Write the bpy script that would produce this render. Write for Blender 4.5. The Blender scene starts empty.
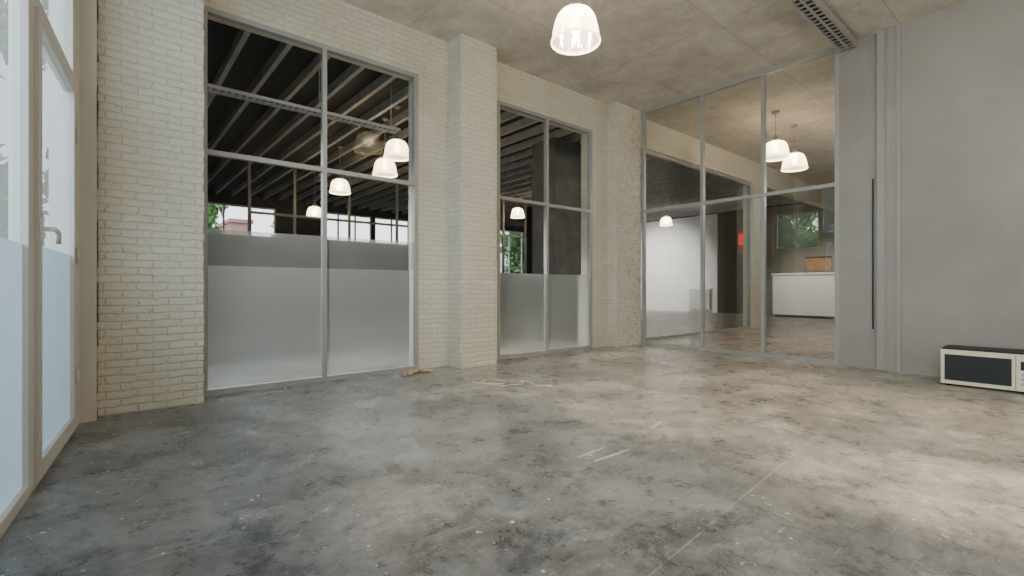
import bpy, bmesh, math, random
from mathutils import Vector, Matrix
random.seed(7)
COL = bpy.context.scene.collection
CH=0.9

# ------------------------------------------------------------------ helpers
class MB:
    def __init__(s, fn=None): s.bm=bmesh.new(); s.fn=fn or (lambda x,y,z:(x,y,z))
    def box(s,x0,x1,y0,y1,z0,z1):
        v=[s.bm.verts.new(s.fn(x,y,z)) for z in (z0,z1) for y in (y0,y1) for x in (x0,x1)]
        for f in ((0,2,3,1),(4,5,7,6),(0,1,5,4),(2,6,7,3),(0,4,6,2),(1,3,7,5)):
            s.bm.faces.new([v[i] for i in f])
        return s
    def quad(s,*pts):
        s.bm.faces.new([s.bm.verts.new(s.fn(*p)) for p in pts]); return s
    def tube(s,pts,r,seg=8,closed=False,caps=True):
        pts=[Vector(s.fn(*p)) for p in pts]; n=len(pts); rings=[]
        for i,p in enumerate(pts):
            if closed: d=pts[(i+1)%n]-pts[i-1]
            else: d=pts[min(i+1,n-1)]-pts[max(i-1,0)]
            d.normalize()
            a=Vector((0,0,1)) if abs(d.z)<0.95 else Vector((1,0,0))
            b=d.cross(a).normalized(); c=d.cross(b)
            rr=r[i] if isinstance(r,(list,tuple)) else r
            rings.append([s.bm.verts.new(p+(b*math.cos(2*math.pi*k/seg)+c*math.sin(2*math.pi*k/seg))*rr) for k in range(seg)])
        for i in range(n if closed else n-1):
            A=rings[i];B=rings[(i+1)%n]
            for k in range(seg):
                f=s.bm.faces.new((A[k],A[(k+1)%seg],B[(k+1)%seg],B[k])); f.smooth=True
        if caps and not closed:
            s.bm.faces.new(rings[0][::-1]); s.bm.faces.new(rings[-1])
        return s
    def lathe(s,prof,c=(0,0,0),seg=32,rib=0.0,close=False):
        rings=[]
        for (r,z) in prof:
            rings.append([s.bm.verts.new((c[0]+r*(1+(rib if k%2 else 0))*math.cos(2*math.pi*k/seg),
                c[1]+r*(1+(rib if k%2 else 0))*math.sin(2*math.pi*k/seg),c[2]+z)) for k in range(seg)])
        for A,B in zip(rings,rings[1:]):
            for k in range(seg):
                f=s.bm.faces.new((A[k],A[(k+1)%seg],B[(k+1)%seg],B[k])); f.smooth=(rib==0)
        if close:
            s.bm.faces.new(rings[0][::-1]); s.bm.faces.new(rings[-1])
        return s
    def build(s,name,mat,parent=None,bevel=0):
        bm=s.bm
        bmesh.ops.recalc_face_normals(bm,faces=bm.faces)
        if bevel: bmesh.ops.bevel(bm,geom=list(bm.edges),offset=bevel,segments=2,affect='EDGES',profile=0.5)
        if parent: off=parent['_o'] if '_o' in parent else (0,0,0)
        else:
            xs=[v.co.x for v in bm.verts];ys=[v.co.y for v in bm.verts];zs=[v.co.z for v in bm.verts]
            off=((min(xs)+max(xs))/2,(min(ys)+max(ys))/2,min(zs))
        off=Vector(off)
        bmesh.ops.translate(bm,verts=bm.verts,vec=-off)
        me=bpy.data.meshes.new(name); bm.to_mesh(me); bm.free()
        me.materials.append(mat)
        o=bpy.data.objects.new(name,me); COL.objects.link(o)
        if parent:
            o.parent=parent
            o.location=off-Vector(tuple(parent['_o'])) if '_o' in parent else (0,0,0)
        else: o.location=off
        o['_o']=tuple(off)
        return o
def tag(o,label,cat=None,group=None,kind=None):
    o['label']=label
    if cat:o['category']=cat
    if group:o['group']=group
    if kind:o['kind']=kind
    return o
def empty(name,loc,label,cat,group=None,kind=None):
    o=bpy.data.objects.new(name,None); COL.objects.link(o); o.location=loc; o.empty_display_size=.1
    o['_o']=tuple(loc)
    return tag(o,label,cat,group,kind)

# ------------------------------------------------------------------ materials
def newmat(name):
    m=bpy.data.materials.new(name); m.use_nodes=True; nt=m.node_tree
    return m,nt,nt.nodes['Principled BSDF']
def N(nt,t,**kw):
    n=nt.nodes.new(t)
    for k,v in kw.items():
        if k in n.inputs: n.inputs[k].default_value=v
        else: setattr(n,k,v)
    return n
def math_(nt,op,a,b=None,c=None):
    n=nt.nodes.new('ShaderNodeMath'); n.operation=op
    for i,v in enumerate((a,b,c)):
        if v is None: continue
        if isinstance(v,(int,float)): n.inputs[i].default_value=v
        else: nt.links.new(v,n.inputs[i])
    return n.outputs[0]
def mixc(nt,f,a,b,blend='MIX'):
    n=nt.nodes.new('ShaderNodeMix'); n.data_type='RGBA'; n.blend_type=blend
    for i,v in ((0,f),(6,a),(7,b)):
        if isinstance(v,(int,float)): n.inputs[i].default_value=v
        elif isinstance(v,tuple): n.inputs[i].default_value=(v+(1,))[:4]
        else: nt.links.new(v,n.inputs[i])
    return n.outputs[2]
def ramp(nt,f,p0,p1):
    n=nt.nodes.new('ShaderNodeMapRange'); n.inputs[1].default_value=p0; n.inputs[2].default_value=p1
    nt.links.new(f,n.inputs[0]); return n.outputs[0]
def noise(nt,vec,scale,detail=6,rough=.6,dist=0):
    n=N(nt,'ShaderNodeTexNoise',Scale=scale,Detail=detail,Roughness=rough,Distortion=dist)
    nt.links.new(vec,n.inputs['Vector']); return n.outputs['Fac']
def worldpos(nt):
    return nt.nodes.new('ShaderNodeNewGeometry').outputs['Position']
def simple(name,col,rough=.5,metal=0,var=.12,scale=8,bump=0.0):
    m,nt,p=newmat(name); pos=worldpos(nt)
    f=noise(nt,pos,scale)
    c=mixc(nt,ramp(nt,f,.3,.7),tuple(x*(1-var) for x in col),tuple(min(1,x*(1+var)) for x in col))
    nt.links.new(c,p.inputs['Base Color']); p.inputs['Roughness'].default_value=rough; p.inputs['Metallic'].default_value=metal
    if bump:
        b=N(nt,'ShaderNodeBump',Strength=bump,Distance=.01); nt.links.new(noise(nt,pos,60),b.inputs['Height']); nt.links.new(b.outputs[0],p.inputs['Normal'])
    return m
ROW=.055
def brick_mat(name,c1,c2,stain):
    m,nt,p=newmat(name); pos=worldpos(nt)
    sx=nt.nodes.new('ShaderNodeSeparateXYZ'); nt.links.new(pos,sx.inputs[0])
    h=math_(nt,'ADD',sx.outputs[0],sx.outputs[1])
    h=math_(nt,'ADD',h,math_(nt,'MULTIPLY',math_(nt,'SUBTRACT',noise(nt,pos,7,4),.5),.06))
    zz=math_(nt,'ADD',sx.outputs[2],math_(nt,'MULTIPLY',math_(nt,'SUBTRACT',noise(nt,pos,9,5),.5),.030))
    cb=nt.nodes.new('ShaderNodeCombineXYZ'); nt.links.new(h,cb.inputs[0]); nt.links.new(zz,cb.inputs[1])
    br=N(nt,'ShaderNodeTexBrick',Scale=1.0); br.offset=.5
    br.inputs['Mortar Size'].default_value=.010; br.inputs['Mortar Smooth'].default_value=1.0
    br.inputs['Brick Width'].default_value=.18; br.inputs['Row Height'].default_value=ROW
    nt.links.new(cb.outputs[0],br.inputs['Vector'])
    br.inputs['Color1'].default_value=c1+(1,); br.inputs['Color2'].default_value=c2+(1,)
    br.inputs['Mortar'].default_value=tuple(x*.90 for x in c2)+(1,)
    n1=noise(nt,pos,1.3,8,.65); n2=noise(nt,pos,18,8,.75); n3=noise(nt,pos,45,6,.7)
    c=mixc(nt,math_(nt,'MULTIPLY',ramp(nt,n1,.46,.68),.6),br.outputs['Color'],stain)
    chip=math_(nt,'MULTIPLY',ramp(nt,n2,.61,.66),ramp(nt,noise(nt,pos,2.2,4),.40,.58))
    c=mixc(nt,math_(nt,'MULTIPLY',chip,.5),c,tuple(x*.42 for x in stain))
    jf=math_(nt,'MULTIPLY',br.outputs['Fac'],ramp(nt,n2,.48,.66))
    c=mixc(nt,math_(nt,'MULTIPLY',jf,.34),c,tuple(x*.52 for x in stain))
    wear=math_(nt,'MULTIPLY',ramp(nt,sx.outputs[0],5.7,6.4),ramp(nt,sx.outputs[0],6.8,6.56))
    c=mixc(nt,math_(nt,'MULTIPLY',wear,math_(nt,'MULTIPLY',ramp(nt,noise(nt,pos,11,8,.8),.51,.60),.6)),c,(.27,.23,.16))
    nt.links.new(c,p.inputs['Base Color']); p.inputs['Roughness'].default_value=.48
    ht=math_(nt,'SUBTRACT',math_(nt,'ADD',math_(nt,'MULTIPLY',n2,1.8),math_(nt,'MULTIPLY',n3,.8)),math_(nt,'MULTIPLY',br.outputs['Fac'],.6))
    b=N(nt,'ShaderNodeBump',Strength=.9,Distance=.010); nt.links.new(ht,b.inputs['Height']); nt.links.new(b.outputs[0],p.inputs['Normal'])
    return m
M={}
M['brick']=brick_mat('painted_brick',(.76,.715,.595),(.72,.67,.545),(.63,.565,.42))
M['plaster']=simple('cream_plaster',(.60,.57,.495),.6,0,.06,5,.2)
m,nt,p=newmat('grey_wall_paint'); pos=worldpos(nt)
c=mixc(nt,ramp(nt,noise(nt,pos,.9,8,.6),.3,.7),(.275,.252,.225),(.365,.338,.305))
c=mixc(nt,math_(nt,'MULTIPLY',ramp(nt,noise(nt,pos,9,8,.7),.55,.75),.22),c,(.42,.39,.355))
nt.links.new(c,p.inputs['Base Color']); p.inputs['Roughness'].default_value=.5
b=N(nt,'ShaderNodeBump',Strength=.25,Distance=.01); nt.links.new(noise(nt,pos,40),b.inputs['Height']); nt.links.new(b.outputs[0],p.inputs['Normal'])
M['greywall']=m
M['greytrim']=simple('grey_trim_paint',(.34,.315,.285),.4,0,.04,4)
M['frame']=simple('grey_window_frame',(.37,.36,.34),.4,.1,.05,6)
M['facframe']=simple('pale_door_frame',(.60,.58,.535),.4,0,.04,6)
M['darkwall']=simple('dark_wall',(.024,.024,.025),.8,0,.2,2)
M['colgrey']=simple('grey_concrete_column',(.19,.19,.18),.8,0,.25,3)
M['whitewall']=simple('white_wall',(.88,.87,.85),.7,0,.04,2)
M['deck']=simple('dark_ceiling_boards',(.014,.014,.015),.9,0,.3,6)
M['joist']=simple('grey_timber_joist',(.44,.44,.44),.7,0,.2,6)
M['steel']=simple('galvanised_steel',(.72,.72,.71),.4,.1,.1,20)
M['black']=simple('black_plastic',(.008,.008,.008),.5,0,.1,20)
M['darkmetal']=simple('dark_metal',(.08,.075,.068),.5,.2,.1,20)
M['alu']=simple('brushed_aluminium',(.42,.41,.39),.4,.3,.1,20)
M['cream']=simple('cream_plastic',(.80,.72,.53),.35,0,.04,10)
M['cable']=simple('cream_cable',(.78,.68,.44),.5,0,.05,10)
M['paper']=simple('brown_paper',(.50,.38,.22),.8,0,.25,20)
M['white']=simple('white_laminate',(.82,.82,.81),.35,0,.03,6)
M['wood']=simple('orange_brown_wood',(.45,.27,.13),.5,0,.25,6)
M['redbrick']=simple('red_facade',(.42,.24,.20),.8,0,.1,3)
M['palefac']=simple('pale_facade',(.7,.68,.64),.8,0,.06,2)
M['leaf']=simple('green_leaves',(.16,.30,.09),.6,0,.5,3)
M['bark']=simple('bark',(.12,.09,.06),.9,0,.3,12)
M['asphalt']=simple('street_ground',(.22,.22,.22),.9,0,.15,3)

def glass_mat(name,tint,base=.08,k=.88,haze=0,hcol=(.52,.60,.60)):
    m,nt,p=newmat(name); nt.nodes.remove(p); out=nt.nodes['Material Output']
    lw=N(nt,'ShaderNodeLayerWeight',Blend=.5)
    f=math_(nt,'ADD',math_(nt,'MULTIPLY',math_(nt,'POWER',lw.outputs['Facing'],4.0),k),base)
    t=N(nt,'ShaderNodeBsdfTransparent'); t.inputs[0].default_value=tint+(1,)
    src=t.outputs[0]
    if haze:
        tl=N(nt,'ShaderNodeBsdfTranslucent'); tl.inputs[0].default_value=hcol+(1,)
        hm=nt.nodes.new('ShaderNodeMixShader'); hm.inputs[0].default_value=haze; nt.links.new(src,hm.inputs[1]); nt.links.new(tl.outputs[0],hm.inputs[2]); src=hm.outputs[0]
    g=N(nt,'ShaderNodeBsdfGlossy'); g.inputs['Roughness'].default_value=.015; g.inputs[0].default_value=(1,1,1,1)
    mx=nt.nodes.new('ShaderNodeMixShader'); nt.links.new(f,mx.inputs[0]); nt.links.new(src,mx.inputs[1]); nt.links.new(g.outputs[0],mx.inputs[2])
    nt.links.new(mx.outputs[0],out.inputs[0]); return m
M['glass']=glass_mat('clear_glass',(.94,.96,.95),.022)
M['glass2']=glass_mat('partition_glass',(.94,.96,.95),.10)
M['facglass']=glass_mat('hazy_blue_glass',(.27,.33,.36),.05,.15,.12)
M['hazeglass']=glass_mat('hazy_green_glass',(.40,.46,.36),.05,.3,.12,(.45,.48,.34))  # green haze put into the tint for the added end wall window
def film_mat(name,col,transp,transl=.45,refr=0,rr=.5):
    m,nt,p=newmat(name); nt.nodes.remove(p); out=nt.nodes['Material Output']; pos=worldpos(nt)
    c=mixc(nt,ramp(nt,noise(nt,pos,1.2),.3,.7),tuple(x*.94 for x in col),col)
    d=N(nt,'ShaderNodeBsdfDiffuse'); tl=N(nt,'ShaderNodeBsdfTranslucent'); g=N(nt,'ShaderNodeBsdfGlossy'); g.inputs['Roughness'].default_value=.22
    tr=N(nt,'ShaderNodeBsdfTransparent'); rf=N(nt,'ShaderNodeBsdfRefraction',IOR=1.10,Roughness=rr); rf.inputs[0].default_value=(.95,.98,.96,1)
    nt.links.new(c,d.inputs[0]); nt.links.new(c,tl.inputs[0])
    def mx(f,a,b):
        n=nt.nodes.new('ShaderNodeMixShader'); n.inputs[0].default_value=f; nt.links.new(a,n.inputs[1]); nt.links.new(b,n.inputs[2]); return n.outputs[0]
    s=mx(transl,d.outputs[0],tl.outputs[0]); s=mx(refr,s,rf.outputs[0]); s=mx(.08,s,g.outputs[0]); s=mx(transp,s,tr.outputs[0])
    nt.links.new(s,out.inputs[0]); return m
M['film']=film_mat('frosted_film',(.62,.645,.625),.0,.35,.60,.40)
M['filmband']=film_mat('grey_film_band',(.29,.30,.29),.40,.3,.2)
M['facfilm']=film_mat('daylit_frosted_film',(.49,.55,.57),.03,.58)
def emit(name,col,st,base=None):
    m,nt,p=newmat(name); p.inputs['Base Color'].default_value=(base or col)+(1,); p.inputs['Emission Color'].default_value=col+(1,); p.inputs['Emission Strength'].default_value=st; return m
M['bulb']=emit('glowing_bulb',(1,.84,.58),34)
M['red']=emit('red_lit_sign',(1,.0,.0),.8,(.05,0,0))
M['reddim']=emit('dim_red_panel',(.6,.0,.0),.12,(.10,0,0))
m,nt,p=newmat('prismatic_glass_shade'); out=nt.nodes['Material Output']; nt.nodes.remove(p)
tl=N(nt,'ShaderNodeBsdfTranslucent'); tl.inputs[0].default_value=(1,.90,.72,1)
tr=N(nt,'ShaderNodeBsdfTransparent'); em=N(nt,'ShaderNodeEmission'); em.inputs[0].default_value=(1,.80,.53,1); em.inputs[1].default_value=.95
gl=N(nt,'ShaderNodeBsdfGlossy'); gl.inputs['Roughness'].default_value=.15
m1=nt.nodes.new('ShaderNodeMixShader'); m1.inputs[0].default_value=.52; nt.links.new(tl.outputs[0],m1.inputs[1]); nt.links.new(tr.outputs[0],m1.inputs[2])
m2=nt.nodes.new('ShaderNodeMixShader'); m2.inputs[0].default_value=.10; nt.links.new(m1.outputs[0],m2.inputs[1]); nt.links.new(gl.outputs[0],m2.inputs[2])
ad=nt.nodes.new('ShaderNodeAddShader'); nt.links.new(m2.outputs[0],ad.inputs[0]); nt.links.new(em.outputs[0],ad.inputs[1]); nt.links.new(ad.outputs[0],out.inputs[0])
M['shade']=m
M['rim']=emit('glowing_glass_rim',(1,.85,.60),5.0)

# floor
m,nt,p=newmat('worn_concrete_floor'); pos=worldpos(nt)
sx=nt.nodes.new('ShaderNodeSeparateXYZ'); nt.links.new(pos,sx.inputs[0])
big=noise(nt,pos,1.1,14,.74,.25); mid=noise(nt,pos,3.8,14,.82,.2); fine=noise(nt,pos,15,12,.88,.1)
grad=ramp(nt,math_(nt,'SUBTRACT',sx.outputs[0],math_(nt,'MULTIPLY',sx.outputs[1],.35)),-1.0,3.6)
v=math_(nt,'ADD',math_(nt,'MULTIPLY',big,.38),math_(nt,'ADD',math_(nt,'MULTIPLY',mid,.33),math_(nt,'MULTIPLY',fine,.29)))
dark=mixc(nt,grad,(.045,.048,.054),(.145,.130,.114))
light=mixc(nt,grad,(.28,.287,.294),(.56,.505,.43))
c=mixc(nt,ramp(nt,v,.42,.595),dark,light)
pw=noise(nt,pos,1.3,14,.78,.3)
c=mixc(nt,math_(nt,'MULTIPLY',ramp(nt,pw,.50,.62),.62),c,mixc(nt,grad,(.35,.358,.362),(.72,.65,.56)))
bl=noise(nt,pos,1.5,14,.80,.3)
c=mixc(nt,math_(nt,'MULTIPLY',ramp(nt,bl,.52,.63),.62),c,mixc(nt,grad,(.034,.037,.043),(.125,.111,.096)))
b2=noise(nt,pos,2.4,10,.7,.3)
c=mixc(nt,math_(nt,'MULTIPLY',ramp(nt,b2,.66,.69),.5),c,(.05,.05,.052))
c=mixc(nt,math_(nt,'MULTIPLY',ramp(nt,noise(nt,pos,30,8,.85),.56,.69),.42),c,mixc(nt,grad,(.42,.43,.43),(.66,.61,.55)))
for rot,sc in ((.5,(1.4,30,1)),(-.9,(1.8,34,1)),(1.3,(1.2,26,1)),(-.25,(2.2,40,1))):
    mp=nt.nodes.new('ShaderNodeMapping'); mp.inputs['Rotation'].default_value=(0,0,rot); mp.inputs['Scale'].default_value=sc; nt.links.new(pos,mp.inputs[0])
    st=noise(nt,mp.outputs[0],1,6,.75)
    c=mixc(nt,math_(nt,'MULTIPLY',ramp(nt,st,.62,.69),.45),c,(.60,.58,.55))
for sc,th in ((7,.07),(17,.11),(34,.13)):
    vo=N(nt,'ShaderNodeTexVoronoi',Scale=sc); nt.links.new(pos,vo.inputs['Vector'])
    spk=math_(nt,'MULTIPLY',ramp(nt,vo.outputs['Distance'],th+.03,th-.02),ramp(nt,noise(nt,pos,2.1+sc*.1),.54,.575))
    c=mixc(nt,math_(nt,'MULTIPLY',spk,.85),c,(.82,.81,.78))
def seg(ax,ay,bx,by,w):
    L=math.hypot(bx-ax,by-ay); ux,uy=(bx-ax)/L,(by-ay)/L
    dx=math_(nt,'SUBTRACT',sx.outputs[0],ax); dy=math_(nt,'SUBTRACT',sx.outputs[1],ay)
    al=math_(nt,'ADD',math_(nt,'MULTIPLY',dx,ux),math_(nt,'MULTIPLY',dy,uy))
    ac=math_(nt,'ABSOLUTE',math_(nt,'SUBTRACT',math_(nt,'MULTIPLY',dx,uy),math_(nt,'MULTIPLY',dy,ux)))
    inl=math_(nt,'MULTIPLY',ramp(nt,al,0,.03),ramp(nt,al,L,L-.03))
    return math_(nt,'MULTIPLY',inl,ramp(nt,ac,w,w*.3))
def fl(px,py):
    t=480*CH/(py-288); u=(px-512)/480; return (t*(.6455+u*.7638),t*(.7638-u*.6455))
for (a_,b_) in (((576,458),(606,447)),((592,462),(630,449)),((650,429),(662,421))):
    p1=fl(*a_); p2=fl(*b_)
    c=mixc(nt,math_(nt,'MULTIPLY',seg(p1[0],p1[1],p2[0],p2[1],.014),math_(nt,'ADD',math_(nt,'MULTIPLY',fine,1.3),.0)),c,(.90,.85,.76))
wob=math_(nt,'MULTIPLY',math_(nt,'SUBTRACT',noise(nt,pos,6),.5),.010)
def seam(comp,at,w):
    d=math_(nt,'ABSOLUTE',math_(nt,'ADD',math_(nt,'SUBTRACT',comp,at),wob)); return ramp(nt,d,w,w*.4)
slant=math_(nt,'SUBTRACT',sx.outputs[1],math_(nt,'MULTIPLY',sx.outputs[0],.085))
c=mixc(nt,math_(nt,'MULTIPLY',seam(slant,.76,.005),ramp(nt,mid,.36,.75)),c,(.74,.68,.58))
nt.links.new(c,p.inputs['Base Color'])
rg=math_(nt,'ADD',math_(nt,'MULTIPLY',ramp(nt,mid,.38,.62),.28),.19); nt.links.new(rg,p.inputs['Roughness'])
p.inputs['Specular IOR Level'].default_value=.6
b=N(nt,'ShaderNodeBump',Strength=.32,Distance=.005); nt.links.new(v,b.inputs['Height']); nt.links.new(b.outputs[0],p.inputs['Normal'])
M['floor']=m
# concrete ceiling
m,nt,p=newmat('cast_concrete_ceiling'); pos=worldpos(nt)
br=N(nt,'ShaderNodeTexBrick',Scale=1.0); br.offset=.0
br.inputs['Mortar Size'].default_value=.006; br.inputs['Brick Width'].default_value=2.5; br.inputs['Row Height'].default_value=1.25
nt.links.new(pos,br.inputs['Vector'])
a=noise(nt,pos,1.3,12,.74,.4); a2=noise(nt,pos,6,10,.80)
c=mixc(nt,ramp(nt,a,.38,.62),(.47,.435,.37),(.67,.63,.55))
c=mixc(nt,math_(nt,'MULTIPLY',ramp(nt,a2,.5,.68),.5),c,(.80,.76,.68))
c=mixc(nt,math_(nt,'MULTIPLY',ramp(nt,noise(nt,pos,2.6,12,.8,.5),.55,.66),.36),c,(.34,.31,.26))
c=mixc(nt,math_(nt,'MULTIPLY',br.outputs['Fac'],.42),c,(.21,.19,.16))
nt.links.new(c,p.inputs['Base Color']); p.inputs['Roughness'].default_value=.8
b=N(nt,'ShaderNodeBump',Strength=.35,Distance=.01); nt.links.new(a2,b.inputs['Height']); nt.links.new(b.outputs[0],p.inputs['Normal'])
M['ceil']=m

# ------------------------------------------------------------------ shell
CZ=3.73
YW=4.70; XR=6.55; YB=16.0; XE=17.0; Y0=-4.0
S='structure'
P0=Vector((-.153,4.107)); D=Vector((.0854,.9963)); NN=Vector((-D.y,D.x))   # NN points outside
fac=lambda s,n,z:(P0.x+D.x*s+NN.x*n, P0.y+D.y*s+NN.y*n, z)
def slab(name,mat,y0,y1,z0,z1,parent=None):
    def fx(y): return P0.x+D.x*(y-P0.y)/D.y-.13
    m=MB(); v=[]
    for z in (z0,z1):
        for (x,y) in ((fx(y0),y0),(XE+.2,y0),(XE+.2,y1),(fx(y1),y1)): v.append(m.bm.verts.new((x,y,z)))
    for f in ((0,1,2,3),(4,5,6,7),(0,1,5,4),(1,2,6,5),(2,3,7,6),(3,0,4,7)): m.bm.faces.new([v[i] for i in f])
    return m.build(name,mat,parent)
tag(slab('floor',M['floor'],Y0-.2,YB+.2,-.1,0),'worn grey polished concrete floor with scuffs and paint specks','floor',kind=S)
tag(slab('ceiling',M['ceil'],Y0-.2,YW+.22,CZ,CZ+.2),'bare beige cast concrete ceiling with formwork seams','ceiling',kind=S)
cr=empty('ceiling_rear',(8,YW+.22,CZ),'dark boarded ceiling with exposed grey joists behind the brick wall windows','ceiling',kind=S)
slab('boards',M['deck'],YW+.22,YB+.2,CZ,CZ+.2,cr)
x=.72
while x<XE:
    MB().box(x-.028,x+.028,YW+.25,YB,CZ-.13,CZ).build('joist',M['joist'],cr); x+=.42

wb=empty('wall_back',(0,YW,0),'cream painted brick wall with pilasters and tall glazed openings','wall',kind=S)
w=MB(); TW=3.25
for a,b_ in ((-.2,.60),(2.62,3.73),(5.54,6.75),(11.0,11.4)):
    w.box(a,b_,YW,YW+.22,0,TW)
w.box(-.2,XE,YW,YW+.22,TW,CZ)
w.build('brickwork',M['brick'],wb)
for a,b_,y in ((-.05,.585,4.42),(3.0,3.52,4.44),(5.90,6.55,4.54)):
    m=MB(); m.box(a+.008,b_-.008,y+.004,YW+.01,0,CZ)
    z=0
    while z<CZ-.001:
        z1=min(z+ROW,CZ); r=[random.uniform(0,.012),random.uniform(0,.012),random.uniform(0,.0015)]
        m.box(a+r[0],b_-r[1],y+r[2],YW+.005,z,z1); z=z1
    m.build('pilaster',M['brick'],wb)

def grid_window(name,label,along,lo,hi,plane,z0,z1,mull,trans,films=(),fr=.055,dep=.06,framemat='frame',thick=.05,glass='glass'):
    f=(lambda a,n,z:(a,plane+n,z)) if along=='x' else ((lambda a,n,z:(plane+n,a,z)) if along=='y' else along)
    c=Vector(f((lo+hi)/2,0,z0))
    e=empty(name,c,label,'window',kind=S)
    m=MB(f); d=dep
    m.box(lo,lo+fr,0,d,z0,z1); m.box(hi-fr,hi,0,d,z0,z1); m.box(lo+fr,hi-fr,0,d,z1-fr,z1)
    m.box(lo+fr,hi-fr,0,d,z0,z0+fr)
    m.build('window_frame',M[framemat],e)
    for x in mull:
        MB(f).box(x-thick/2,x+thick/2,.001,d-.001,z0+fr,z1-fr).build('mullion',M[framemat],e)
    xs=[lo+fr]+[v for x in mull for v in (x-thick/2,x+thick/2)]+[hi-fr]
    for i in range(0,len(xs),2):
        a,b_=xs[i],xs[i+1]
        zz=[z0+fr]
        for t in trans:
            MB(f).box(a,b_,.002,d-.002,t-thick/2,t+thick/2).build('transom',M[framemat],e)
            zz+= [t-thick/2,t+thick/2]
        zz.append(z1-fr)
        if glass:
            for j in range(0,len(zz),2):
                MB(f).quad((a,d/2,zz[j]),(b_,d/2,zz[j]),(b_,d/2,zz[j+1]),(a,d/2,zz[j+1])).build('glass_pane',M[glass],e)
        for (fz0,fz1,mt,nm) in films:
            MB(f).quad((a,d/2-.006,fz0),(b_,d/2-.006,fz0),(b_,d/2-.006,fz1),(a,d/2-.006,fz1)).build(nm,M[mt],e)
    return e
grid_window('window_1','tall grey framed interior window with frosted lower panes, left of the brick pilaster','x',.60,2.62,YW-.005,.0,3.25,[1.61],[2.04],
   films=((.055,1.09,'film','frosted_film'),(1.09,1.40,'filmband','grey_film_band')),fr=.045,thick=.040)
grid_window('window_2','narrower grey framed interior window with frosted lower panes, right of the brick pilaster','x',3.73,5.54,YW-.005,.0,3.25,[4.61],[2.04],
   films=((.055,1.09,'film','frosted_film'),),fr=.045,thick=.040)
grid_window('window_3','grey framed opening in the brick wall seen beyond the glass partition','x',6.75,11.0,YW+.05,.0,3.25,[],[],fr=.05,glass=None)
grid_window('window_4','three bay floor to ceiling clear glass partition with grey frames','y',1.82,4.535,XR,.0,CZ,[2.677,3.517],[2.12],fr=.045,thick=.045,glass='glass2')
grid_window('window_15','second grey mullioned screen standing across the dark rear room','x',2.2,9.8,10.9,.0,CZ-.13,[3.1,4.3,5.5,6.7,7.9,8.9],[2.45],fr=.05,thick=.05,glass=None)
MB().box(XR-.02,XR+.09,1.82,4.535,0,.05).build('trim_1',M['frame'])
tag(bpy.data.objects['trim_1'],'low grey threshold strip under the glass partition','trim',kind=S)

wr=empty('wall_right',(XR,0,0),'smooth grey painted wall right of the glass partition','wall',kind=S)
MB().box(XR,XR+.25,1.36,1.82,0,CZ).build('wall_face',M['greywall'],wr)
MB().box(XR-.07,XR+.25,Y0,1.36,0,CZ).build('wall_face',M['greywall'],wr)
MB().box(XR-.05,XR,1.36,1.45,0,CZ).build('corner_casing',M['greytrim'],wr)
MB().box(XR-.085,XR-.07,1.235,1.268,0,CZ).build('trim_2',M['greytrim'])
tag(bpy.data.objects['trim_2'],'flat vertical trim strip running up the grey wall','trim',kind=S)
cond=empty('cable_strip',(XR,1.50,.40),'thin dark cable strip fixed upright on the grey wall','cable strip')
MB().box(XR-.014,XR,1.487,1.501,.44,2.12).build('channel',M['black'],cond)
MB().box(XR-.02,XR,1.482,1.506,.40,.44).build('end_box',M['greytrim'],cond)

tag(MB().box(-.9,XE,Y0-.2,Y0,0,CZ).build('wall_front',M['greywall']),'grey wall behind the viewpoint','wall',kind=S)

# facade
wl=empty('wall_left',fac(0,0,0),'cream plastered street side wall around the glazed doors','wall',kind=S)
MB(fac).box(0,.82,0,.12,0,CZ).build('wall_face',M['plaster'],wl)
MB().box(-.16,-.05,4.30,4.43,0,CZ).build('pier',M['plaster'],wl)
MB(fac).box(-8.2,0,0,.12,3.45,CZ).build('header',M['plaster'],wl)
FH=3.45
ff=((.05,1.09,'facfilm','frosted_film'),)
grid_window('window_5','street side glazed panel nearest the camera, frosted below',fac,-2.50,-1.15,0,0,FH,[],[2.20],films=ff,framemat='facframe',fr=.05,dep=.05,glass='facglass')
n=6; s1=-2.5
for k in range(4):
    grid_window('window_%d'%n,'street side glazed panel, %s along from the camera'%(['first','second','third','fourth'][k]),fac,s1-1.35,s1,0,0,FH,[],[2.2],films=ff,framemat='facframe',fr=.055,dep=.06,glass='facglass'); n+=1; s1-=1.35
dr=empty('door_1',fac(-.6,0,0),'pale framed glass street door with lever handle and frosted lower pane','door',kind=S)
fm=MB(fac); fm.box(-1.15,-1.09,0,.07,0,FH); fm.box(-.07,0,0,.07,0,FH); fm.box(-1.09,-.07,0,.07,FH-.06,FH); fm.box(-1.09,-.07,0,.07,2.17,2.24); fm.box(-1.09,-.07,.0,.07,0,.025)
fm.build('door_frame',M['facframe'],dr)
lf=MB(fac); lf.box(-1.085,-1.02,-.015,.035,.03,2.165); lf.box(-.14,-.075,-.015,.035,.03,2.165); lf.box(-1.02,-.14,-.015,.035,.03,.11); lf.box(-1.02,-.14,-.015,.035,2.095,2.165)
leaf=lf.build('door_leaf',M['facframe'],dr)
MB(fac).quad((-1.02,.01,.11),(-.14,.01,.11),(-.14,.01,2.095),(-1.02,.01,2.095)).build('glass_pane',M['facglass'],leaf)
MB(fac).quad((-1.02,.004,.11),(-.14,.004,.11),(-.14,.004,1.10),(-1.02,.004,1.10)).build('frosted_film',M['facfilm'],leaf)
MB(fac).quad((-1.09,.04,2.24),(-.07,.04,2.24),(-.07,.04,FH-.06),(-1.09,.04,FH-.06)).build('transom_pane',M['facglass'],dr)
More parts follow.
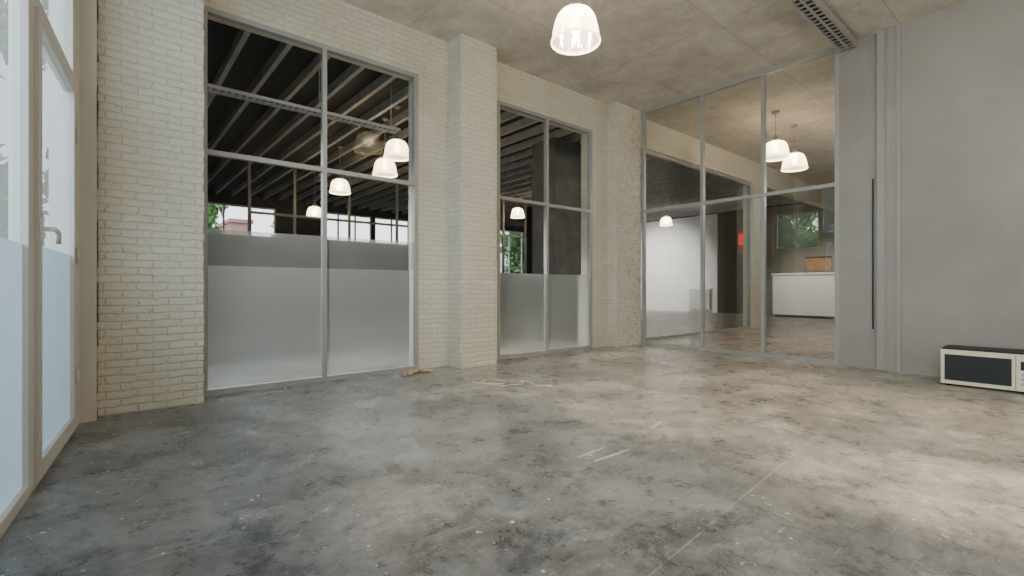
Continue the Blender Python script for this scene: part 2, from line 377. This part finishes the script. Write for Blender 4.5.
hd=MB(fac); hd.box(-1.066,-1.040,-.024,-.015,1.11,1.22)
hd.tube([(-1.053,-.022,1.17),(-1.053,-.055,1.17),(-1.045,-.062,1.17),(-1.01,-.064,1.165),(-.975,-.064,1.155),(-.965,-.062,1.11)],.011,10)
h_=hd.build('door_handle',M['white'],leaf); h_['label']='white lever handle'
for z in (.35,1.1,1.85):
    MB(fac).tube([(-.072,-.022,z-.05),(-.072,-.022,z+.05)],.008,10).build('hinge',M['facframe'],dr)

# rear room walls
M['niche']=simple('niche_wall_paint',(.28,.26,.22),.7,0,.12,1.5)  # one even base tone, kept dark so partition reflections show
ew=MB(); hy0,hy1,hz0,hz1=5.25,6.55,2.15,3.35
ew.box(XE,XE+.2,Y0,hy0,0,CZ); ew.box(XE,XE+.2,hy1,YB,0,CZ); ew.box(XE,XE+.2,hy0,hy1,0,hz0); ew.box(XE,XE+.2,hy0,hy1,hz1,CZ)
tag(ew.build('wall_end',M['darkwall']),'dark end wall of the far room beyond the glass partition','wall',kind=S)
tag(MB().box(XE-.06,XE,8.5,12.2,0,CZ-.13).build('wall_panel',M['whitewall']),'white partition wall seen through the left bay of the glass partition','wall',kind=S)
nw=MB(); a0=XE-.05; b0=XE
nw.box(a0,b0,2.5,hy0,0,CZ-.13); nw.box(a0,b0,hy1,6.9,0,CZ-.13); nw.box(a0,b0,hy0,hy1,0,hz0); nw.box(a0,b0,hy0,hy1,hz1,CZ-.13)
tag(nw.build('wall_niche',M['niche']),'light grey wall seen through the right bay of the glass partition','wall',kind=S)
tag(MB(fac).box(.82,12.1,0,.12,0,CZ).build('wall_side',M['darkwall']),'dark street side wall of the rear room','wall',kind=S)
wf=MB(); holes=[(1.9,4.0,2.42,3.35),(5.35,7.1,2.45,3.4),(7.2,9.2,2.45,3.4),(12.7,15.6,1.50,3.4)]
xp=.7
for a,b_,z0,z1 in holes:
    wf.box(xp,a,YB,YB+.2,0,CZ); wf.box(a,b_,YB,YB+.2,0,z0); wf.box(a,b_,YB,YB+.2,z1,CZ); xp=b_
wf.box(xp,XE+.2,YB,YB+.2,0,CZ)
tag(wf.build('wall_far',M['darkwall']),'dark far wall of the rear room with high strip windows','wall',kind=S)
lab=['high strip window at the far left of the rear room','high strip window right of the mullion in the rear room','high strip window by the brick edge in the rear room','large rear room window with green foliage outside']
for i,(a,b_,z0,z1) in enumerate(holes):
    mu=[a+(b_-a)*q/3 for q in (1,2)] if i<3 else [a+(b_-a)*q/4 for q in (1,2,3)]
    grid_window('window_%d'%(10+i),lab[i],'x',a,b_,YB+.03,z0,z1,mu,[2.5] if i==3 else [],fr=.05,framemat='white',thick=.05)
grid_window('window_14','added stand-in window above the white counter imitating green reflections in the partition','y',hy0,hy1,XE+.03,hz0,hz1,[],[],fr=.05,framemat='greytrim',thick=.05,glass='hazeglass')  # added window standing in for green reflections in the partition glass
tag(MB().box(10.75,11.25,11.6,12.1,0,CZ-.13).build('wall_pillar',M['darkwall']),'dark square pillar standing in the rear room','pillar',kind=S)
tag(MB().box(6.12,6.98,6.05,6.65,0,CZ-.13).build('wall_column',M['colgrey']),'grey concrete column behind the right half of the second window','column',kind=S)

# ------------------------------------------------------------------ pendant lamps
def make_lamp():
    e=empty('pendant_lamp',(0,0,0),'x','lamp'); e['_o']=(0,0,0)
    prof=[(.070,.268),(.100,.264),(.128,.248),(.150,.218),(.166,.178),(.178,.132),(.187,.085),(.193,.038),(.197,.0)]
    inner=[(r-.006,z) for r,z in prof[::-1]]
    MB().lathe(prof+inner,seg=120,rib=.010).build('lamp_shade',M['shade'],e)
    MB().lathe([(.198,-.003),(.204,.004),(.204,.016),(.198,.024)],seg=48).build('shade_rim',M['rim'],e)
    MB().lathe([(.012,.37),(.030,.365),(.034,.325),(.052,.31),(.072,.28),(.068,.262)],seg=32,close=True).build('lamp_holder',M['alu'],e)
    MB().lathe([(.012,.27),(.018,.235),(.035,.19),(.045,.15),(.042,.11),(.025,.085),(.004,.078)],seg=20).build('bulb',M['bulb'],e)
    return e
def rod(e,z):
    H=CZ-z
    MB().tube([(0,0,.36),(0,0,H-.03)],.006,10).build('rod',M['alu'],e)
    MB().lathe([(.012,H-.05),(.05,H-.03),(.055,H)],seg=24,close=True).build('ceiling_rose',M['alu'],e)
lamp0=make_lamp()
g1='pendant lamps in the glazed rooms'; g2='bell lamps in the rear room'
lamps=[((2.95,2.68),2.915,'nearest glowing glass bell pendant lamp hanging from the concrete ceiling in front',g1,190),
 ((8.2,3.15),2.98,'higher left one of the two bell pendant lamps glowing behind the glass partition',g1,90),
 ((9.12,3.2),2.96,'lower right bell pendant lamp of the pair behind the glass partition',g1,90),
 ((3.45,6.85),2.92,'rightmost and highest lit bell lamp behind the left tall window',g2,28),
 ((3.55,7.48),2.78,'lit bell lamp just left below the highest one behind the left tall window',g2,28),
 ((3.57,9.55),2.80,'small lit bell lamp just below the transom of the left tall window',g2,30),
 ((3.9,12.1),2.62,'smallest and lowest lit bell lamp in front of the strip windows',g2,30),
 ((9.0,10.4),2.92,'small lit bell lamp seen through the window right of the brick pilaster',g2,45),
 ((14.0,8.75),2.95,'distant lit bell lamp above the white wall beyond the partition',g2,140)]
kids=list(lamp0.children)
for i,((x,y),z,lb,g,en) in enumerate(lamps):
    if i==0: o=lamp0
    else:
        o=lamp0.copy(); COL.objects.link(o)
        for c_ in kids:
            d_=c_.copy(); COL.objects.link(d_); d_.parent=o
    o['_o']=(0,0,0); rod(o,z)
    o.location=(x,y,z); tag(o,lb,'lamp',g)
    l=bpy.data.lights.new('lamp_light','POINT'); l.energy=en; l.color=(1,.81,.59) if i!=8 else (1,.94,.86); l.shadow_soft_size=.06
    lo=bpy.data.objects.new('lamp_light',l); COL.objects.link(lo); lo.location=(x,y,z+.14)

# ------------------------------------------------------------------ cable trays
def tray(x0,x1,y0,y1,z,label,hang,mat,hh=.05,gap=.09):
    t=empty('cable_tray',(x0,(y0+y1)/2,z),label,'cable tray')
    for yy in (y0,y1-.004): MB().box(x0,x1,yy,yy+.004,z,z+hh).build('side_rail',M[mat],t)
    m=MB(); x=x0; w_=y1-y0
    m.box(x0,x1,y0+.004,y0+w_*.14,z,z+.004); m.box(x0,x1,y0+w_*.43,y0+w_*.57,z,z+.004); m.box(x0,x1,y0+w_*.86,y1-.004,z,z+.004)
    while x<x1-.03:
        m.box(x,x+.028,y0+.004,y1-.004,z+.0041,z+.008); x+=gap
    m.build('perforated_base',M[mat],t)
    MB().box(x0,x1,y0+.005,y1-.005,z+hh-.004,z+hh-.001).build('dark_cable_bed',M['darkmetal'],t)
    for xx in hang:
        MB().tube([(xx,(y0+y1)/2,z+hh),(xx,(y0+y1)/2,CZ)],.006,6).build('hanger_rod',M[mat],t)
tray(2.2,XR-.08,1.62,1.80,CZ-.10,'perforated steel cable tray fixed under the concrete ceiling above the grey wall',(2.6,3.8,5.0,6.2),'alu',.07)
tray(.35,3.05,5.95,6.12,3.03,'perforated steel cable tray hanging in the dark rear room',(.5,2.0,2.95),'steel',.035,.07)

# ------------------------------------------------------------------ microwave
mx,my=5.93,.84; W=.58; Dp=.38; H0=.335
mw=empty('microwave_oven',(mx+Dp/2,my-W/2,0),'cream microwave oven with dark door standing on the floor against the grey wall','microwave')
MB().box(mx+.015,mx+Dp,my-W,my,.015,H0).build('body',M['cream'],mw,bevel=.006)
MB().box(mx+.012,mx+Dp-.01,my-W+.01,my-.01,H0,H0+.012).build('vent_strip',M['black'],mw)
d=MB().box(mx,mx+.014,my-.485,my-.002,.02,H0-.003).build('door',M['cream'],mw,bevel=.004)
MB().box(mx-.003,mx,my-.462,my-.030,.055,H0-.045).build('door_window',M['black'],d)
cp=MB().box(mx,mx+.014,my-W+.002,my-.488,.02,H0-.003).build('control_panel',M['cream'],mw,bevel=.003)
MB().box(mx-.002,mx,my-W+.012,my-.515,.20,H0-.06).build('display',M['black'],cp)
for r_ in range(3):
    MB().box(mx-.003,mx,my-W+.02,my-.52,.07+r_*.04,.095+r_*.04).build('button',M['alu'],cp)
for a in (.05,Dp-.05):
    for b_ in (.05,W-.05): MB().tube([(mx+a,my-b_,0),(mx+a,my-b_,.016)],.016,12).build('foot',M['black'],mw)

# ------------------------------------------------------------------ floor items
random.seed(11)
pts=[]
for i in range(90):
    a=i/89*math.pi*2*1.6+2.2; k_=1+.3*math.sin(a*.63+1)
    pts.append((2.80+.13*k_*math.cos(a)+.0009*i,3.66+(.17*k_)*math.sin(a+.3*math.sin(a))-.0012*i,.005+(.008 if (i>50 and i%19<5) else 0)))
ex,ey=pts[-1][0],pts[-1][1]
for i in range(1,22):
    t=i/21; pts.append((ex+(3.05-ex)*t+.04*math.sin(t*7),ey+(3.12-ey)*t+.04*math.sin(t*9),.005))
cb_=empty('cable',(2.86,3.62,0),'loose cream cable looped on the concrete floor before the pilaster','cable')
MB().tube(pts,.0040,8).build('cord',M['cable'],cb_)
MB().tube([pts[-1],(pts[-1][0]+.03,pts[-1][1]-.012,.008)],.008,10).build('plug',M['cable'],cb_)
def paper(cx,cy,w_,h_,sd,label):
    random.seed(sd); m=MB(); n=9; g=[]
    for i in range(n):
        for j in range(n):
            x=(i/(n-1)-.5)*w_*(1+.2*random.uniform(-1,1)); y=(j/(n-1)-.5)*h_*(1+.2*random.uniform(-1,1))
            g.append(m.bm.verts.new((cx+x,cy+y,.003+random.random()**2*.04)))
    for i in range(n-1):
        for j in range(n-1):
            m.bm.faces.new((g[i*n+j],g[(i+1)*n+j],g[(i+1)*n+j+1],g[i*n+j+1]))
    tag(m.build('paper_scrap',M['paper']),label,'paper scrap','scraps of brown paper')
paper(2.55,4.52,.24,.10,3,'larger crumpled brown paper scrap on the floor beneath the left tall window')
paper(2.36,4.46,.13,.07,5,'smaller flat brown paper scrap left of the crumpled one under the window')

# far room items
rc=empty('counter',(16.2,5.0,0),'low white counter seen through the right bay of the glass partition','counter')
MB().box(15.9,16.5,3.6,6.2,.08,1.30).build('body',M['white'],rc)
MB().box(15.86,16.54,3.57,6.23,1.30,1.35).build('worktop',M['white'],rc)
MB().box(15.95,16.45,3.65,6.15,0,.08).build('plinth',M['darkmetal'],rc)
wp=empty('wooden_panel',(XE-.05,5.1,1.45),'orange brown wooden panel on the wall right above the far white counter','wall panel')
MB().box(XE-.08,XE-.05,4.90,5.6,1.45,1.88).build('board',M['wood'],wp)
MB().box(XE-.09,XE-.081,4.90,5.6,1.83,1.88).build('top_rail',M['darkmetal'],wp)
sg=empty('exit_sign',(XE-.1,7.5,2.1),'small red lit sign high on the dark wall beyond the partition','sign')
MB().box(XE-.10,XE,7.20,7.76,2.05,2.95).build('housing',M['black'],sg)
MB().box(XE-.108,XE-.101,7.25,7.71,2.10,2.90).build('panel',M['reddim'],sg)
MB().box(XE-.125,XE-.109,7.34,7.70,2.40,2.78).build('lit_face',M['red'],sg)
rd=empty('radiator',(XE-.12,9.1,.1),'white panel radiator under the white wall beyond the partition','radiator')
m=MB()
for k in range(12): m.box(XE-.16,XE-.10,8.75+k*.07,8.80+k*.07,.14,.85)
m.build('fins',M['white'],rd)
MB().box(XE-.15,XE-.06,8.7,9.6,.10,.139).build('bottom_rail',M['white'],rd)
MB().box(XE-.15,XE-.06,8.7,9.6,.851,.88).build('top_rail',M['white'],rd)

# ------------------------------------------------------------------ exterior
tag(MB().quad((-40,-30,-.11),(50,-30,-.11),(50,60,-.11),(-40,60,-.11)).build('ground',M['asphalt']),'grey street ground outside','ground',kind=S)
def tree(x,y,h,r,sd,label,cnt=2600,low=.2):
    random.seed(sd)
    e=empty('tree',(x,y,-.1),label,'tree','trees outside the windows')
    m=MB(); m.tube([(x,y,-.1),(x+.05,y,h*.3),(x-.05,y+.05,h*.6),(x,y,h*.85)],[.14,.11,.07,.03],8)
    for k in range(6):
        a=k*1.05; z=h*(.3+.08*k); m.tube([(x,y,z),(x+r*.4*math.cos(a),y+r*.4*math.sin(a),z+.5),(x+r*.6*math.cos(a),y+r*.6*math.sin(a),z+.8)],[.05,.035,.012],6)
    m.build('trunk',M['bark'],e)
    m=MB()
    cl=[]
    while len(cl)<26:
        q=(random.uniform(-1,1),random.uniform(-1,1))
        if q[0]**2+q[1]**2<.6: cl.append((q[0]*r,q[1]*r,h*random.uniform(low,1)))
    for _ in range(cnt):
        c=random.choice(cl)
        dx=max(-.3,min(.3,random.gauss(0,.15)))*r; dy=max(-.3,min(.3,random.gauss(0,.15)))*r
        q=Vector((x+c[0]+dx,y+c[1]+dy,max(.1,c[2]+random.gauss(0,.18)*r)))
        s_=random.uniform(.05,.12); a=Vector([random.gauss(0,1) for _ in range(3)]).normalized(); b_=a.orthogonal().normalized()
        m.bm.faces.new([m.bm.verts.new(q+v) for v in (a*s_*1.6,b_*s_*.7,-a*s_*1.6,-b_*s_*.7)])
    m.build('foliage',M['leaf'],e)
tree(-4.2,5.2,4.6,1.1,2,'green tree on the street reflected in the partition')
tree(-1.75,8.3,5.2,1.25,3,'green tree along the street beyond the door glass',cnt=6000,low=.15)
tree(6.3,21,4.0,1.1,4,'green tree outside the high strip window',cnt=3500)
tree(2.8,20.5,4.0,.7,8,'slim green tree at the left of the high strip window')
tree(16.6,18.6,3.8,1.5,5,'leafy green shrub outside the large rear window',cnt=5000,low=.3)
tree(19.4,6.7,4.6,1.2,9,'green tree added outside the stand-in window above the white counter',cnt=5500,low=.35)  # added tree that gives the stand-in window its green
def building(x0,x1,y,h,mat,label):
    b=empty('building',((x0+x1)/2,y,-.1),label,'building')
    MB().box(x0,x1,y,y+5,-.1,h).build('walls',M[mat],b)
    x=x0+.3
    while x<x1-1.0:
        for z in (1.2,4.0):
            if z+.9<h:
                w_=MB().box(x,x+.9,y-.05,y-.001,z,z+.9).build('window',M['white'],b)
                MB().box(x+.08,x+.82,y-.06,y-.051,z+.08,z+.82).build('pane',M['black'],w_)
        x+=1.9
    MB().box(x0-.1,x1+.1,y-.15,y+5,h,h+.2).build('roof',M['redbrick'],b)
building(5.2,6.2,30,4.5,'redbrick','red brick building outside the high strip window')
building(22,34,34,4.4,'palefac','pale building outside the large rear window')

# ------------------------------------------------------------------ light
w=bpy.data.worlds.new('sky'); bpy.context.scene.world=w; w.use_nodes=True
bg=w.node_tree.nodes['Background']
tc=w.node_tree.nodes.new('ShaderNodeTexCoord'); sp=w.node_tree.nodes.new('ShaderNodeSeparateXYZ'); w.node_tree.links.new(tc.outputs['Generated'],sp.inputs[0])
mr=w.node_tree.nodes.new('ShaderNodeMapRange'); mr.inputs[1].default_value=0; mr.inputs[2].default_value=.6; w.node_tree.links.new(sp.outputs[2],mr.inputs[0])
mx_=w.node_tree.nodes.new('ShaderNodeMix'); mx_.data_type='RGBA'; mx_.inputs[6].default_value=(.95,.98,1,1); mx_.inputs[7].default_value=(.74,.85,1,1)
w.node_tree.links.new(mr.outputs[0],mx_.inputs[0]); w.node_tree.links.new(mx_.outputs[2],bg.inputs[0]); bg.inputs[1].default_value=3.0
def area(name,loc,rot,sx_,sy_,en,col):
    l=bpy.data.lights.new(name,'AREA'); l.shape='RECTANGLE'; l.size=sx_; l.size_y=sy_; l.energy=en; l.color=col
    o=bpy.data.objects.new(name,l); COL.objects.link(o); o.location=loc; o.rotation_euler=rot; return o
def point(name,loc,en,col=(1,.88,.72),r=.08):
    l=bpy.data.lights.new(name,'POINT'); l.energy=en; l.color=col; l.shadow_soft_size=r
    o=bpy.data.objects.new(name,l); COL.objects.link(o); o.location=loc; return o
def spot(name,loc,tgt,en,ang,col=(1,.84,.63),r=.1,blend=1):
    l=bpy.data.lights.new(name,'SPOT'); l.energy=en; l.color=col; l.spot_size=math.radians(ang); l.spot_blend=blend; l.shadow_soft_size=r
    o=bpy.data.objects.new(name,l); COL.objects.link(o); o.location=loc
    o.rotation_euler=(Vector(tgt)-Vector(loc)).to_track_quat('-Z','Y').to_euler()
area('street_daylight',(-2.2,0,2.6),(0,math.radians(-75),0),3.5,8,1000,(.97,.985,1))
point('room_fill_near',(3.57,-.15,2.93),72)  # fill point added out of frame, without a fixture
point('room_fill_back',(3.9,-2.7,2.75),62)  # second added fill, out of frame and without a lamp body
point('side_room_fill',(10.5,1.0,2.9),125,(1,.93,.82))  # added fill hidden behind the grey wall to light the side room
spot('rear_spot_left',(.35,6.4,2.9),(2.2,5.0,.0),850,80,(.97,.99,.97))  # hidden spot added to light the floor behind the left film
spot('rear_spot_middle',(3.35,5.3,2.7),(4.7,5.2,0),420,75,(.97,.99,.97))  # hidden spot added behind the pilaster to brighten the second film
spot('white_wall_spot',(13.5,11.0,3.2),(17,10.8,1.5),900,74,(1,.97,.93))  # spot without fixture, added to brighten the white panel
spot('counter_spot',(13.5,5.2,3.3),(16.5,5.2,.8),340,55,(1,.92,.80))
spot('warm_spot_edge',(4.6,-3.2,3.4),(2.95,.2,0),2400,15)  # unseen spot added to throw a warm pool at the floor edge
spot('warm_spot_wide',(5.2,-3.2,3.4),(4.2,1.4,0),900,34)  # unseen spot added for the broad warm area of the floor
spot('warm_spot_centre',(3.4,-2.6,3.4),(3.0,1.9,0),700,16)  # unseen spot added for the lighter patch mid floor
spot('warm_spot_near',(2.2,-2.4,3.4),(.88,1.72,0),650,8)  # unseen narrow spot added for a small pale patch on the near floor

cam=bpy.data.cameras.new('camera'); cam.lens=16.875; cam.sensor_width=36; cam.clip_start=.02
co=bpy.data.objects.new('camera',cam); COL.objects.link(co); co.location=(0,0,CH); co.rotation_euler=(math.radians(90),0,math.radians(-40.2))
bpy.context.scene.camera=co
for o in bpy.data.objects:
    if '_o' in o: del o['_o']
